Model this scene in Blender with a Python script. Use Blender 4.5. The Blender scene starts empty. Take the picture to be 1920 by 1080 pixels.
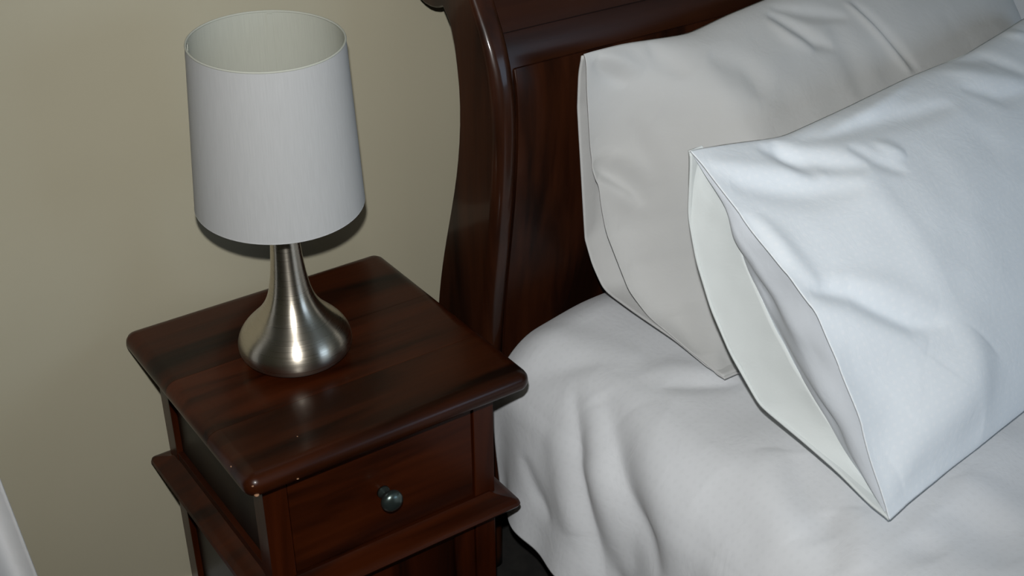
import bpy, bmesh, math
import numpy as np
from mathutils import Vector, Matrix

scene = bpy.context.scene
C = scene.collection
PI = math.pi

# ------------------------------------------------------------ camera, light, exposure
CAM = Vector((-0.457, -1.735, 1.663))
cam_data = bpy.data.cameras.new('camera')
cam_data.sensor_width = 36.0
cam_data.lens = 2442.9 / 1920 * 36.0
cam_data.clip_start = 0.02
cam = bpy.data.objects.new('camera', cam_data)
C.objects.link(cam)
R_ = Vector((0.82399087, -0.56653912, -0.00851289))
U_ = Vector((0.28980849, 0.40850031, 0.86552789))
F_ = Vector((0.48687789, 0.71565419, -0.50078838))
m3 = Matrix((R_, U_, -F_)).transposed()
cam.matrix_world = Matrix.Translation(CAM) @ m3.to_4x4()
scene.camera = cam

vs = scene.view_settings
vs.view_transform = 'Standard'
vs.look = 'None'
vs.gamma = 1.0
vs.use_curve_mapping = False
vs.exposure = 0.0

world = bpy.data.worlds.new('world')
scene.world = world
world.use_nodes = True
bg = world.node_tree.nodes['Background']
bg.inputs[0].default_value = (0.55, 0.72, 1.0, 1)
bg.inputs[1].default_value = 1.5

def light(name, kind, loc, energy, color, **kw):
    d = bpy.data.lights.new(name, kind)
    d.energy = energy
    d.color = color
    for k, v in kw.items():
        setattr(d, k, v)
    o = bpy.data.objects.new(name, d)
    o.location = loc
    C.objects.link(o)
    return o

# the pop-up flash of the camera, ten centimetres above its lens
fl = light('camera_flash', 'SPOT', CAM + U_ * 0.10 - R_ * 0.015, 99.0, (1.0, 1.0, 0.985),
           shadow_soft_size=0.014, spot_size=math.radians(82), spot_blend=1.0)
fl_dir = (F_ - R_ * 0.035 - U_ * 0.04).normalized()
fl.rotation_euler = (-fl_dir).to_track_quat('Z', 'Y').to_euler()
# daylight coming in through the window behind the camera
dl = light('window_daylight', 'AREA', (2.35, -3.50, 1.55), 13.5, (0.60, 0.79, 1.0),
           shape='RECTANGLE', size=1.5, size_y=1.2)
dl.rotation_euler = (math.radians(90), 0, 0)          # emits towards +y
# added warm ambient fill standing in for wall bounce, no lamp hangs here
wl = light('warm_fill', 'POINT', (-0.6, -2.2, 2.25), 2.5, (1.0, 0.84, 0.66), shadow_soft_size=0.12)

# ------------------------------------------------------------ materials
def new_mat(name):
    m = bpy.data.materials.new(name)
    m.use_nodes = True
    nt = m.node_tree
    b = nt.nodes['Principled BSDF']
    return m, nt, b

def node(nt, t, **kw):
    n = nt.nodes.new(t)
    for k, v in kw.items():
        setattr(n, k, v)
    return n

def ramp(nt, stops):
    r = node(nt, 'ShaderNodeValToRGB')
    e = r.color_ramp.elements
    while len(e) < len(stops):
        e.new(0.5)
    for i, (p, c) in enumerate(stops):
        e[i].position = p
        e[i].color = (*c, 1)
    return r

def wood(name, axis='X', base=(0.075, 0.018, 0.0055), dark=(0.028, 0.008, 0.003), rough=0.32, coat=0.12, off=(0, 0, 0), croug=0.16):
    m, nt, b = new_mat(name)
    tc = node(nt, 'ShaderNodeTexCoord')
    mp = node(nt, 'ShaderNodeMapping')
    sc = {'X': (1.3, 9, 9), 'Y': (9, 1.3, 9), 'Z': (9, 9, 1.3)}[axis]
    mp.inputs['Scale'].default_value = sc
    mp.inputs['Location'].default_value = off
    nt.links.new(tc.outputs['Object'], mp.inputs['Vector'])
    n1 = node(nt, 'ShaderNodeTexNoise')
    n1.inputs['Scale'].default_value = 1.6
    n1.inputs['Detail'].default_value = 5
    n1.inputs['Distortion'].default_value = 0.7
    nt.links.new(mp.outputs[0], n1.inputs['Vector'])
    r = ramp(nt, [(0.34, dark), (0.52, base), (0.72, tuple(x * 1.45 for x in base))])
    nt.links.new(n1.outputs[0], r.inputs[0])
    mp2 = node(nt, 'ShaderNodeMapping')
    mp2.inputs['Scale'].default_value = tuple(x * (9 if x > 5 else 3) for x in sc)
    nt.links.new(tc.outputs['Object'], mp2.inputs['Vector'])
    n2 = node(nt, 'ShaderNodeTexNoise')
    n2.inputs['Scale'].default_value = 1.5
    n2.inputs['Detail'].default_value = 3
    nt.links.new(mp2.outputs[0], n2.inputs['Vector'])
    mx = node(nt, 'ShaderNodeMix', data_type='RGBA', blend_type='MULTIPLY')
    mx.inputs[0].default_value = 0.45
    nt.links.new(r.outputs[0], mx.inputs[6])
    r2 = ramp(nt, [(0.3, (0.55, 0.5, 0.5)), (0.65, (1, 1, 1))])
    nt.links.new(n2.outputs[0], r2.inputs[0])
    nt.links.new(r2.outputs[0], mx.inputs[7])
    nt.links.new(mx.outputs[2], b.inputs['Base Color'])
    bp = node(nt, 'ShaderNodeBump')
    bp.inputs['Strength'].default_value = 0.06
    bp.inputs['Distance'].default_value = 0.002
    nt.links.new(n2.outputs[0], bp.inputs['Height'])
    nt.links.new(bp.outputs[0], b.inputs['Normal'])
    b.inputs['Roughness'].default_value = rough
    b.inputs['Coat Weight'].default_value = coat
    b.inputs['Specular IOR Level'].default_value = 0.2
    b.inputs['Coat Roughness'].default_value = croug
    return m

def plain(name, col, rough=0.6, metal=0.0, **kw):
    m, nt, b = new_mat(name)
    b.inputs['Base Color'].default_value = (*col, 1)
    b.inputs['Roughness'].default_value = rough
    b.inputs['Metallic'].default_value = metal
    for k, v in kw.items():
        b.inputs[k].default_value = v
    return m

def noisy(name, c1, c2, scale, rough, bump=0.0, detail=4, dist=0.001):
    m, nt, b = new_mat(name)
    tc = node(nt, 'ShaderNodeTexCoord')
    n1 = node(nt, 'ShaderNodeTexNoise')
    n1.inputs['Scale'].default_value = scale
    n1.inputs['Detail'].default_value = detail
    nt.links.new(tc.outputs['Object'], n1.inputs['Vector'])
    r = ramp(nt, [(0.35, c1), (0.65, c2)])
    nt.links.new(n1.outputs[0], r.inputs[0])
    nt.links.new(r.outputs[0], b.inputs['Base Color'])
    b.inputs['Roughness'].default_value = rough
    if bump:
        n2 = node(nt, 'ShaderNodeTexNoise')
        n2.inputs['Scale'].default_value = scale * 60
        nt.links.new(tc.outputs['Object'], n2.inputs['Vector'])
        bp = node(nt, 'ShaderNodeBump')
        bp.inputs['Strength'].default_value = bump
        bp.inputs['Distance'].default_value = dist
        nt.links.new(n2.outputs[0], bp.inputs['Height'])
        nt.links.new(bp.outputs[0], b.inputs['Normal'])
    return m

def linen(name, col, dot=0.0, pitch=0.014, dotcol=None):
    """cotton; UVs are in metres; dot>0 weaves rows of small satin dots into it"""
    m, nt, b = new_mat(name)
    b.inputs['Roughness'].default_value = 0.85
    b.inputs['Sheen Weight'].default_value = 0.15
    uv = node(nt, 'ShaderNodeUVMap')
    wv = node(nt, 'ShaderNodeTexNoise')
    wv.inputs['Scale'].default_value = 900
    nt.links.new(uv.outputs[0], wv.inputs['Vector'])
    bp = node(nt, 'ShaderNodeBump')
    bp.inputs['Strength'].default_value = 0.12
    bp.inputs['Distance'].default_value = 0.0006
    nt.links.new(wv.outputs[0], bp.inputs['Height'])
    # soft crumple relief
    cr = node(nt, 'ShaderNodeTexNoise')
    cr.inputs['Scale'].default_value = 22
    cr.inputs['Detail'].default_value = 4
    cr.inputs['Roughness'].default_value = 0.55
    cr.inputs['Distortion'].default_value = 0.6
    nt.links.new(uv.outputs[0], cr.inputs['Vector'])
    bp2 = node(nt, 'ShaderNodeBump')
    bp2.inputs['Strength'].default_value = 0.35
    bp2.inputs['Distance'].default_value = 0.004
    nt.links.new(cr.outputs[0], bp2.inputs['Height'])
    nt.links.new(bp.outputs[0], bp2.inputs['Normal'])
    nt.links.new(bp2.outputs[0], b.inputs['Normal'])
    if dot > 0:
        vm = node(nt, 'ShaderNodeVectorMath', operation='SCALE')
        vm.inputs['Scale'].default_value = 1.0 / pitch
        nt.links.new(uv.outputs[0], vm.inputs[0])
        vo = node(nt, 'ShaderNodeTexVoronoi')
        vo.inputs['Randomness'].default_value = 0.12
        vo.inputs['Scale'].default_value = 1.0
        vo.voronoi_dimensions = '2D'
        nt.links.new(vm.outputs[0], vo.inputs['Vector'])
        mr = node(nt, 'ShaderNodeMapRange')
        mr.inputs['From Min'].default_value = 0.30
        mr.inputs['From Max'].default_value = 0.12
        nt.links.new(vo.outputs['Distance'], mr.inputs['Value'])
        mx = node(nt, 'ShaderNodeMix', data_type='RGBA')
        mul = node(nt, 'ShaderNodeMath', operation='MULTIPLY')
        mul.inputs[1].default_value = dot
        nt.links.new(mr.outputs[0], mul.inputs[0])
        nt.links.new(mul.outputs[0], mx.inputs[0])
        mx.inputs[6].default_value = (*col, 1)
        mx.inputs[7].default_value = (*(dotcol or (0.95, 0.95, 0.97)), 1)
        nt.links.new(mx.outputs[2], b.inputs['Base Color'])
    else:
        b.inputs['Base Color'].default_value = (*col, 1)
    return m

M = {}
M['wall'] = noisy('cream_wall_paint', (0.432, 0.398, 0.292), (0.446, 0.410, 0.302), 3.0, 0.75, bump=0.08)
M['ceiling'] = plain('white_ceiling_paint', (0.75, 0.74, 0.70), 0.9)
M['trim'] = plain('white_gloss_paint', (0.78, 0.77, 0.72), 0.35)
M['carpet'] = noisy('charcoal_carpet', (0.012, 0.011, 0.010), (0.022, 0.020, 0.017), 40, 0.95, bump=0.6, dist=0.004)
M['top_wood'] = wood('mahogany_tabletop', 'X', base=(0.0487, 0.0095, 0.0020), dark=(0.0078, 0.0020, 0.0004), off=(3.1, 0.4, 0))
M['top_wood_b'] = wood('mahogany_tabletop_rear', 'X', base=(0.0374, 0.0076, 0.0017), dark=(0.0069, 0.0019, 0.0004), off=(7.7, 2.4, 0))
M['top_wood_c'] = wood('mahogany_tabletop_front', 'X', base=(0.0309, 0.0068, 0.0015), dark=(0.0066, 0.0018, 0.0004), off=(1.7, 5.4, 0))
M['wood_x'] = wood('mahogany_across', 'X', base=(0.0379, 0.0072, 0.0012), dark=(0.0103, 0.0022, 0.0005))
M['wood_z'] = wood('mahogany_upright', 'Z', base=(0.0363, 0.0067, 0.0011), dark=(0.0103, 0.0022, 0.0005))
M['wood_y'] = wood('mahogany_lengthwise', 'Y', base=(0.0308, 0.0067, 0.0019), dark=(0.0087, 0.0023, 0.0008))
M['bed_z'] = wood('bed_mahogany_upright', 'Z', base=(0.0340, 0.0094, 0.0033), dark=(0.0107, 0.0034, 0.0015), rough=0.40, coat=0.10, croug=0.2)
M['bed_post'] = wood('bed_mahogany_post', 'Z', base=(0.0330, 0.0095, 0.0035), dark=(0.0130, 0.0042, 0.0018), rough=0.36, coat=0.32, croug=0.12)
M['bed_x'] = wood('bed_mahogany_across', 'X', base=(0.0255, 0.0076, 0.0029), dark=(0.0082, 0.0029, 0.0011), rough=0.36, coat=0.12)
M['wood_panel'] = wood('shade_darkened_panel', 'Z', base=(0.010, 0.0055, 0.0028), dark=(0.006, 0.0035, 0.002), rough=0.4, coat=0.05)  # shade of the recess between the posts, put into the panel colour
M['knob'] = plain('pewter_knob', (0.10, 0.13, 0.12), 0.28, 0.85)
M['chip'] = plain('worn_bare_wood', (0.32, 0.17, 0.09), 0.6)
M['steel'] = None
m, nt, b = new_mat('brushed_nickel')
b.inputs['Base Color'].default_value = (0.56, 0.51, 0.43, 1)
b.inputs['Metallic'].default_value = 1.0
b.inputs['Roughness'].default_value = 0.27
b.inputs['Anisotropic'].default_value = 0.75
b.inputs['Anisotropic Rotation'].default_value = 0.25
tg = node(nt, 'ShaderNodeTangent', direction_type='RADIAL', axis='Z')
nt.links.new(tg.outputs[0], b.inputs['Tangent'])
tc = node(nt, 'ShaderNodeTexCoord')
mp = node(nt, 'ShaderNodeMapping')
mp.inputs['Scale'].default_value = (4, 4, 700)
nz = node(nt, 'ShaderNodeTexNoise')
nz.inputs['Scale'].default_value = 1.0
nt.links.new(tc.outputs['Object'], mp.inputs[0])
nt.links.new(mp.outputs[0], nz.inputs['Vector'])
mr = node(nt, 'ShaderNodeMapRange')
mr.inputs['To Min'].default_value = 0.22
mr.inputs['To Max'].default_value = 0.36
nt.links.new(nz.outputs[0], mr.inputs[0])
nt.links.new(mr.outputs[0], b.inputs['Roughness'])
M['steel'] = m
M['foot'] = plain('black_felt', (0.01, 0.01, 0.01), 0.9)
# lampshade: white fabric outside with faint vertical weave, pale green-grey lining inside
def shade_mat(name, col, trans):
    m, nt, b = new_mat(name)
    b.inputs['Roughness'].default_value = 0.8
    tc = node(nt, 'ShaderNodeUVMap')
    mp = node(nt, 'ShaderNodeMapping')
    mp.inputs['Scale'].default_value = (420, 6, 1)
    nt.links.new(tc.outputs[0], mp.inputs[0])
    nz = node(nt, 'ShaderNodeTexNoise')
    nz.inputs['Scale'].default_value = 1.0
    nt.links.new(mp.outputs[0], nz.inputs['Vector'])
    r = ramp(nt, [(0.3, tuple(x * 0.93 for x in col)), (0.7, col)])
    nt.links.new(nz.outputs[0], r.inputs[0])
    nt.links.new(r.outputs[0], b.inputs['Base Color'])
    tr = node(nt, 'ShaderNodeBsdfTranslucent')
    tr.inputs[0].default_value = (*col, 1)
    ms = node(nt, 'ShaderNodeMixShader')
    ms.inputs[0].default_value = trans
    out = nt.nodes['Material Output']
    nt.links.new(b.outputs[0], ms.inputs[1])
    nt.links.new(tr.outputs[0], ms.inputs[2])
    nt.links.new(ms.outputs[0], out.inputs[0])
    return m
M['shade'] = shade_mat('white_shade_fabric', (0.475, 0.48, 0.48), 0.04)
M['shade_in'] = shade_mat('shade_lining', (0.49, 0.50, 0.435), 0.04)
M['wire'] = plain('white_enamelled_wire', (0.7, 0.7, 0.66), 0.4)
M['bulb'] = plain('frosted_glass', (0.85, 0.85, 0.82), 0.3)
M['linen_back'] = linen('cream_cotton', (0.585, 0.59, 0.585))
M['linen_front'] = linen('white_dotted_cotton', (0.70, 0.745, 0.745), dot=0.0, pitch=0.012)
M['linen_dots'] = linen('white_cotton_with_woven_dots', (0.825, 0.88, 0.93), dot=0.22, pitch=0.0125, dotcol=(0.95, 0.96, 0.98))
M['linen_duvet'] = linen('duvet_cotton_with_woven_dots', (0.74, 0.76, 0.79), dot=0.13, pitch=0.0125, dotcol=(0.60, 0.62, 0.64))
M['linen_inner'] = linen('inner_pillow_cotton', (0.62, 0.66, 0.71))
M['mattress'] = plain('mattress_ticking', (0.6, 0.6, 0.58), 0.9)
M['curtain'] = linen('white_curtain_cotton', (0.80, 0.80, 0.80))
m, nt, b = new_mat('window_glass')
b.inputs['Transmission Weight'].default_value = 1.0
b.inputs['Roughness'].default_value = 0.0
b.inputs['IOR'].default_value = 1.45
M['glass'] = m

# ------------------------------------------------------------ helpers
def obj(name, bm, mat, parent=None, smooth=None):
    me = bpy.data.meshes.new(name)
    bmesh.ops.recalc_face_normals(bm, faces=bm.faces)
    bm.to_mesh(me)
    bm.free()
    me.materials.append(mat)
    o = bpy.data.objects.new(name, me)
    C.objects.link(o)
    if parent:
        o.parent = parent
        o.matrix_parent_inverse = parent.matrix_world.inverted()
    if smooth is not None:
        me.shade_smooth()
        if smooth < 180:
            md = o.modifiers.new('es', 'EDGE_SPLIT')
            md.split_angle = math.radians(smooth)
        wn = o.modifiers.new('wn', 'WEIGHTED_NORMAL')
        wn.keep_sharp = True
        wn.weight = 80
    return o

def thing(name, label, cat, loc, group=None):
    o = bpy.data.objects.new(name, None)
    o.empty_display_size = 0.1
    o.location = loc
    o.matrix_world = Matrix.Translation(Vector(loc))
    C.objects.link(o)
    o['label'] = label
    o['category'] = cat
    if group:
        o['group'] = group
    return o

def tag(o, label, cat, group=None):
    o['label'] = label
    o['category'] = cat
    if group:
        o['group'] = group
    return o

def struct(o):
    o['kind'] = 'structure'
    return o

def add_box(bm, x0, x1, y0, y1, z0, z1, bev=0.0, seg=2):
    r = bmesh.ops.create_cube(bm, size=1.0)
    vs_ = r['verts']
    for v in vs_:
        v.co = Vector(((x0 + x1) / 2 + v.co.x * (x1 - x0), (y0 + y1) / 2 + v.co.y * (y1 - y0), (z0 + z1) / 2 + v.co.z * (z1 - z0)))
    if bev > 0:
        es = {e for v in vs_ for e in v.link_edges}
        bmesh.ops.bevel(bm, geom=list(es), offset=bev, segments=seg, affect='EDGES', profile=0.6)
    return bm

def box(name, dims, mat, parent=None, bev=0.003, seg=2):
    bm = bmesh.new()
    add_box(bm, *dims, bev=bev, seg=seg)
    return obj(name, bm, mat, parent, smooth=35)

def add_lathe(bm, prof, cx, cy, n=96, uvs=False):
    rings = []
    for r, z in prof:
        rings.append([bm.verts.new((cx + r * math.cos(2 * PI * k / n), cy + r * math.sin(2 * PI * k / n), z)) for k in range(n)])
    for a, b_ in zip(rings, rings[1:]):
        for k in range(n):
            bm.faces.new((a[k], a[(k + 1) % n], b_[(k + 1) % n], b_[k]))
    return rings

def add_tube(bm, pts, r, n=8, closed=False):
    P = [Vector(p) for p in pts]
    N = len(P)
    rings = []
    for i, p in enumerate(P):
        a = P[(i - 1) % N] if (closed or i > 0) else p
        c = P[(i + 1) % N] if (closed or i < N - 1) else p
        t = (c - a).normalized()
        up = Vector((0, 0, 1)) if abs(t.z) < 0.9 else Vector((1, 0, 0))
        s = t.cross(up).normalized()
        w = s.cross(t)
        rings.append([bm.verts.new(p + (s * math.cos(2 * PI * k / n) + w * math.sin(2 * PI * k / n)) * r) for k in range(n)])
    rng = range(N) if closed else range(N - 1)
    for i in rng:
        a, b_ = rings[i], rings[(i + 1) % N]
        for k in range(n):
            bm.faces.new((a[k], a[(k + 1) % n], b_[(k + 1) % n], b_[k]))
    if not closed:
        bm.faces.new(rings[0])
        bm.faces.new(rings[-1])

def rrect(x0, x1, y0, y1, r, n=8):
    pts = []
    for cx, cy, a0 in ((x1 - r, y1 - r, 0), (x0 + r, y1 - r, 90), (x0 + r, y0 + r, 180), (x1 - r, y0 + r, 270)):
        for k in range(n + 1):
            a = math.radians(a0 + 90 * k / n)
            pts.append((cx + r * math.cos(a), cy + r * math.sin(a)))
    return pts

def add_slab(bm, x0, x1, y0, y1, rc, prof):
    """prof: list of (inset, z) from bottom to top; rounded corners in plan"""
    rings = []
    for ins, z in prof:
        r = max(rc - ins, 0.002)
        rings.append([bm.verts.new((x, y, z)) for x, y in rrect(x0 + ins, x1 - ins, y0 + ins, y1 - ins, r)])
    n = len(rings[0])
    for a, b_ in zip(rings, rings[1:]):
        for k in range(n):
            bm.faces.new((a[k], a[(k + 1) % n], b_[(k + 1) % n], b_[k]))
    bm.faces.new(rings[0])
    bm.faces.new(rings[-1])

def prism_x(bm, poly, x0, x1, bev=0.0, seg=3):
    """poly of (y,z) extruded along x"""
    a = [bm.verts.new((x0, y, z)) for y, z in poly]
    b_ = [bm.verts.new((x1, y, z)) for y, z in poly]
    n = len(poly)
    f0 = bm.faces.new(a)
    f1 = bm.faces.new(b_)
    for k in range(n):
        bm.faces.new((a[k], a[(k + 1) % n], b_[(k + 1) % n], b_[k]))
    if bev:
        es = list(f0.edges) + list(f1.edges)
        bmesh.ops.bevel(bm, geom=es, offset=bev, segments=seg, affect='EDGES', profile=0.5)

# ------------------------------------------------------------ room
WY = 0.03
X0, X1, Y0, ZC = -1.9, 3.6, -3.6, 2.5
struct(box('wall_back', (X0 - 0.1, X1 + 0.1, WY, WY + 0.12, -0.02, ZC + 0.02), M['wall'], bev=0))
struct(box('wall_left', (X0 - 0.12, X0, Y0, WY, -0.02, ZC + 0.02), M['wall'], bev=0))
struct(box('wall_right', (X1, X1 + 0.12, Y0, WY, -0.02, ZC + 0.02), M['wall'], bev=0))
bm = bmesh.new()
wx0, wx1, wz0, wz1 = 1.6, 3.1, 0.95, 2.15
for d in ((X0 - 0.1, wx0, Y0 - 0.12, Y0, -0.02, ZC + 0.02), (wx1, X1 + 0.1, Y0 - 0.12, Y0, -0.02, ZC + 0.02),
          (wx0, wx1, Y0 - 0.12, Y0, -0.02, wz0), (wx0, wx1, Y0 - 0.12, Y0, wz1, ZC + 0.02)):
    add_box(bm, *d)
struct(obj('wall_front', bm, M['wall']))
struct(box('floor', (X0 - 0.1, X1 + 0.1, Y0 - 0.1, WY + 0.1, -0.08, 0.0), M['carpet'], bev=0))
struct(box('ceiling', (X0 - 0.1, X1 + 0.1, Y0 - 0.1, WY + 0.1, ZC, ZC + 0.08), M['ceiling'], bev=0))
bm = bmesh.new()
prism_x(bm, [(WY, 0.0), (WY, 0.07), (WY - 0.006, 0.07), (WY - 0.012, 0.058), (WY - 0.014, 0.0)], X0, X1)
struct(obj('baseboard_back', bm, M['trim']))
bm = bmesh.new()
for d in ((wx0, wx1, Y0 - 0.07, Y0 - 0.02, wz0, wz0 + 0.06), (wx0, wx1, Y0 - 0.07, Y0 - 0.02, wz1 - 0.06, wz1),
          (wx0, wx0 + 0.06, Y0 - 0.07, Y0 - 0.02, wz0, wz1), (wx1 - 0.06, wx1, Y0 - 0.07, Y0 - 0.02, wz0, wz1),
          ((wx0 + wx1) / 2 - 0.02, (wx0 + wx1) / 2 + 0.02, Y0 - 0.065, Y0 - 0.025, wz0, wz1)):
    add_box(bm, *d)
wf = struct(obj('window_1', bm, M['trim']))
obj('pane', add_box(bmesh.new(), wx0 + 0.05, wx1 - 0.05, Y0 - 0.05, Y0 - 0.044, wz0 + 0.05, wz1 - 0.05), M['glass'], wf)

# ------------------------------------------------------------ cloth geometry (numpy)
#GEO
def smooth01(t):
    t = np.clip(t, 0, 1)
    return t * t * (3 - 2 * t)

_rng = np.random.RandomState(7)
_lat = _rng.rand(64, 64)
def vnoise(x, y):
    xi = np.floor(x).astype(int); yi = np.floor(y).astype(int)
    fx = smooth01(x - xi); fy = smooth01(y - yi)
    a = _lat[xi % 64, yi % 64]; b = _lat[(xi + 1) % 64, yi % 64]
    c = _lat[xi % 64, (yi + 1) % 64]; d = _lat[(xi + 1) % 64, (yi + 1) % 64]
    return (a * (1 - fx) + b * fx) * (1 - fy) + (c * (1 - fx) + d * fx) * fy - 0.5

def interp(tab, v):
    tab = sorted(tab)
    return np.interp(v, [a for a, _ in tab], [b for _, b in tab])

def sinterp(tab, v, k=0.012):
    """interp with softened corners"""
    o = np.linspace(-2, 2, 9)
    w = np.exp(-o * o)
    return sum(wi * interp(tab, v + oi * k) for wi, oi in zip(w, o)) / w.sum()

def strokes(X, Y, L):
    """ridges (+) and valleys (-): L of (amplitude, width, [(x,y)...][, side])"""
    D = np.zeros_like(X)
    for amp, wid, pts in L:
        pts = np.array(pts, float)
        seg = np.diff(pts, axis=0)
        ln = np.hypot(seg[:, 0], seg[:, 1])
        tot = ln.sum(); acc = 0
        best = np.full(X.shape, 1e9); bt = np.zeros(X.shape)
        for i in range(len(seg)):
            t = ((X - pts[i, 0]) * seg[i, 0] + (Y - pts[i, 1]) * seg[i, 1]) / max(ln[i] ** 2, 1e-9)
            t = np.clip(t, 0, 1)
            d = np.hypot(X - pts[i, 0] - t * seg[i, 0], Y - pts[i, 1] - t * seg[i, 1])
            g = (acc + t * ln[i]) / tot
            bt = np.where(d < best, g, bt)
            best = np.minimum(best, d)
            acc += ln[i]
        tp = 0.12 + 0.88 * np.sin(np.pi * np.clip(bt, 0, 1)) ** 0.7
        D += amp * tp * np.exp(-(best / (wid * (0.45 + 0.55 * tp))) ** 2)
    return D

MT = -0.045          # mattress surface, relative to the bedside table's top
class Pillow:
    pass

def frame(O, eu, ev, n):
    return np.array(O), np.array(eu), np.array(ev), np.array(n)

P1 = Pillow()        # rear pillow against the headboard
P1.F = frame((0.708, -0.5851, -0.03), (1, 0, 0), (0, 0.5506, 0.8348), (0, -0.8348, 0.5506))
P1.H = 0.515; P1.L = 0.875; P1.lx = [(0, 0), (0.0769, -0.008), (0.165, -0.0177), (0.262, -0.028), (0.385, -0.041), (0.515, -0.055)]
P1.top = [(-0.055, 0.516), (-0.0, 0.524), (0.067, 0.524), (0.174, 0.514), (0.249, 0.527), (0.40, 0.545), (0.6, 0.545), (0.8, 0.52), (0.875, 0.50)]
P1.bot = [(-0.01, 0.0), (0.2, -0.005), (0.875, 0.0)]
P1.df = [(0, 0), (0.0769, -0.0747), (0.1172, -0.118), (0.165, -0.140), (0.262, -0.1332), (0.385, -0.0844), (0.47, -0.028), (0.5066, 0.0), (0.52, 0.0)]
P1.db = [(0, -0.004), (0.0736, -0.080), (0.1279, -0.152), (0.1748, -0.2088), (0.2202, -0.2102), (0.2738, -0.1966), (0.4236, -0.097), (0.5, -0.030), (0.52, 0.0)]
P1.Hf = 0.075; P1.Hb = 0.13; P1.r0 = 0.20; P1.r1 = 0.16
P2 = Pillow()        # front pillow leaning on it
P2.F = frame((0.6535, -0.9461, -0.02), (0.9925, 0.1219, 0.0), (-0.0833, 0.6784, 0.73), (0.089, -0.7245, 0.6835))
P2.H = 0.534; P2.L = 0.90; P2.lx = [(0, 0), (0.534, -0.0028)]
P2.top = [(0, 0.534), (0.068, 0.522), (0.1635, 0.503), (0.3028, 0.505), (0.468, 0.510), (0.6223, 0.508), (0.7645, 0.520), (0.9, 0.534)]
P2.bot = [(0, 0.0), (0.041, 0.003), (0.1417, 0.006), (0.2346, 0.0071), (0.3335, 0.0088), (0.6, 0.012), (0.9, 0.0)]
P2.df = [(0, 0), (0.0411, 0.0157), (0.1352, 0.0406), (0.2108, 0.0531), (0.2773, 0.0582), (0.3737, 0.0431), (0.4465, 0.0231), (0.5263, 0.0053), (0.534, 0)]
P2.db = [(0, 0), (0.0217, -0.0177), (0.0761, -0.0421), (0.127, -0.0721), (0.1941, -0.1147), (0.2752, -0.1174), (0.3409, -0.1089), (0.4085, -0.0889), (0.4655, -0.0613), (0.52, -0.012), (0.534, 0)]
P2.dh = [(0, 0), (0.0205, -0.0118), (0.0839, -0.0295), (0.1453, -0.0368), (0.2185, -0.0424), (0.29, -0.0423), (0.3754, -0.0318), (0.4461, -0.0050), (0.5223, 0.001), (0.534, 0)]
P2.Hf = 0.085; P2.Hb = 0.09; P2.r0 = 0.22; P2.r1 = 0.2
P1.strokes = []; P2.strokes = []; P1.nz = 0.5; P2.nz = 0.5
#STROKES1
P1.strokes = [
    (-0.0137, 0.0149, [(-0.0371, 0.3724), (-0.0081, 0.349), (0.0154, 0.3199), (0.0277, 0.2882)]),
    (0.0088, 0.0162, [(-0.0361, 0.3435), (-0.0092, 0.3214), (0.0146, 0.2884)]),
    (0.0075, 0.0162, [(-0.0071, 0.378), (0.0187, 0.3448), (0.0349, 0.3116)]),
    (-0.0063, 0.0108, [(-0.0415, 0.508), (-0.0101, 0.4871), (0.0151, 0.4672)]),
    (0.0063, 0.0135, [(-0.0304, 0.5147), (0.0085, 0.4962), (0.0393, 0.4766)]),
    (-0.005, 0.0121, [(0.0179, 0.4159), (0.0297, 0.3696), (0.0403, 0.2931)]),
    (0.0037, 0.0162, [(0.0317, 0.4115), (0.0459, 0.3571), (0.0521, 0.2861)]),
    (-0.01, 0.0149, [(0.2828, 0.5094), (0.3009, 0.4855), (0.3325, 0.4464), (0.363, 0.4273)]),
    (-0.0075, 0.0135, [(0.2958, 0.5176), (0.3458, 0.4928), (0.4229, 0.468)]),
    (0.0075, 0.0135, [(0.2738, 0.499), (0.2922, 0.467), (0.3255, 0.4321)]),
    (0.0075, 0.0095, [(0.4389, 0.4942), (0.4584, 0.4489), (0.4759, 0.4008), (0.4914, 0.3514)]),
    (-0.0075, 0.0121, [(0.4538, 0.4901), (0.4731, 0.4475), (0.4924, 0.3967), (0.5077, 0.3528)]),
    (-0.005, 0.0405, [(0.0487, 0.4132), (0.081, 0.3888), (0.1139, 0.3774)]),
    (0.005, 0.0405, [(0.0158, 0.4593), (0.0918, 0.4192), (0.1805, 0.3972)]),
    (-0.0063, 0.027, [(0.1355, 0.4711), (0.1784, 0.4314), (0.1909, 0.3825)]),
    (-0.005, 0.0162, [(0.0555, 0.5132), (0.0655, 0.485), (0.0933, 0.449)]),
    (0.01, 0.0189, [(0.0469, 0.1195), (0.0354, 0.0712), (0.0039, 0.0128)]),
    (-0.0063, 0.0162, [(0.0249, 0.1055), (0.0168, 0.0794), (0.0023, 0.0469)]),
    (-0.005, 0.0189, [(-0.0094, 0.2662), (0.0286, 0.2579), (0.0609, 0.2476)]),
    (-0.005, 0.0162, [(-0.0087, 0.2045), (0.0309, 0.1935), (0.0603, 0.1913)]),
    (-0.005, 0.027, [(0.384, 0.4673), (0.386, 0.4001), (0.3714, 0.3387)]),
]
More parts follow.
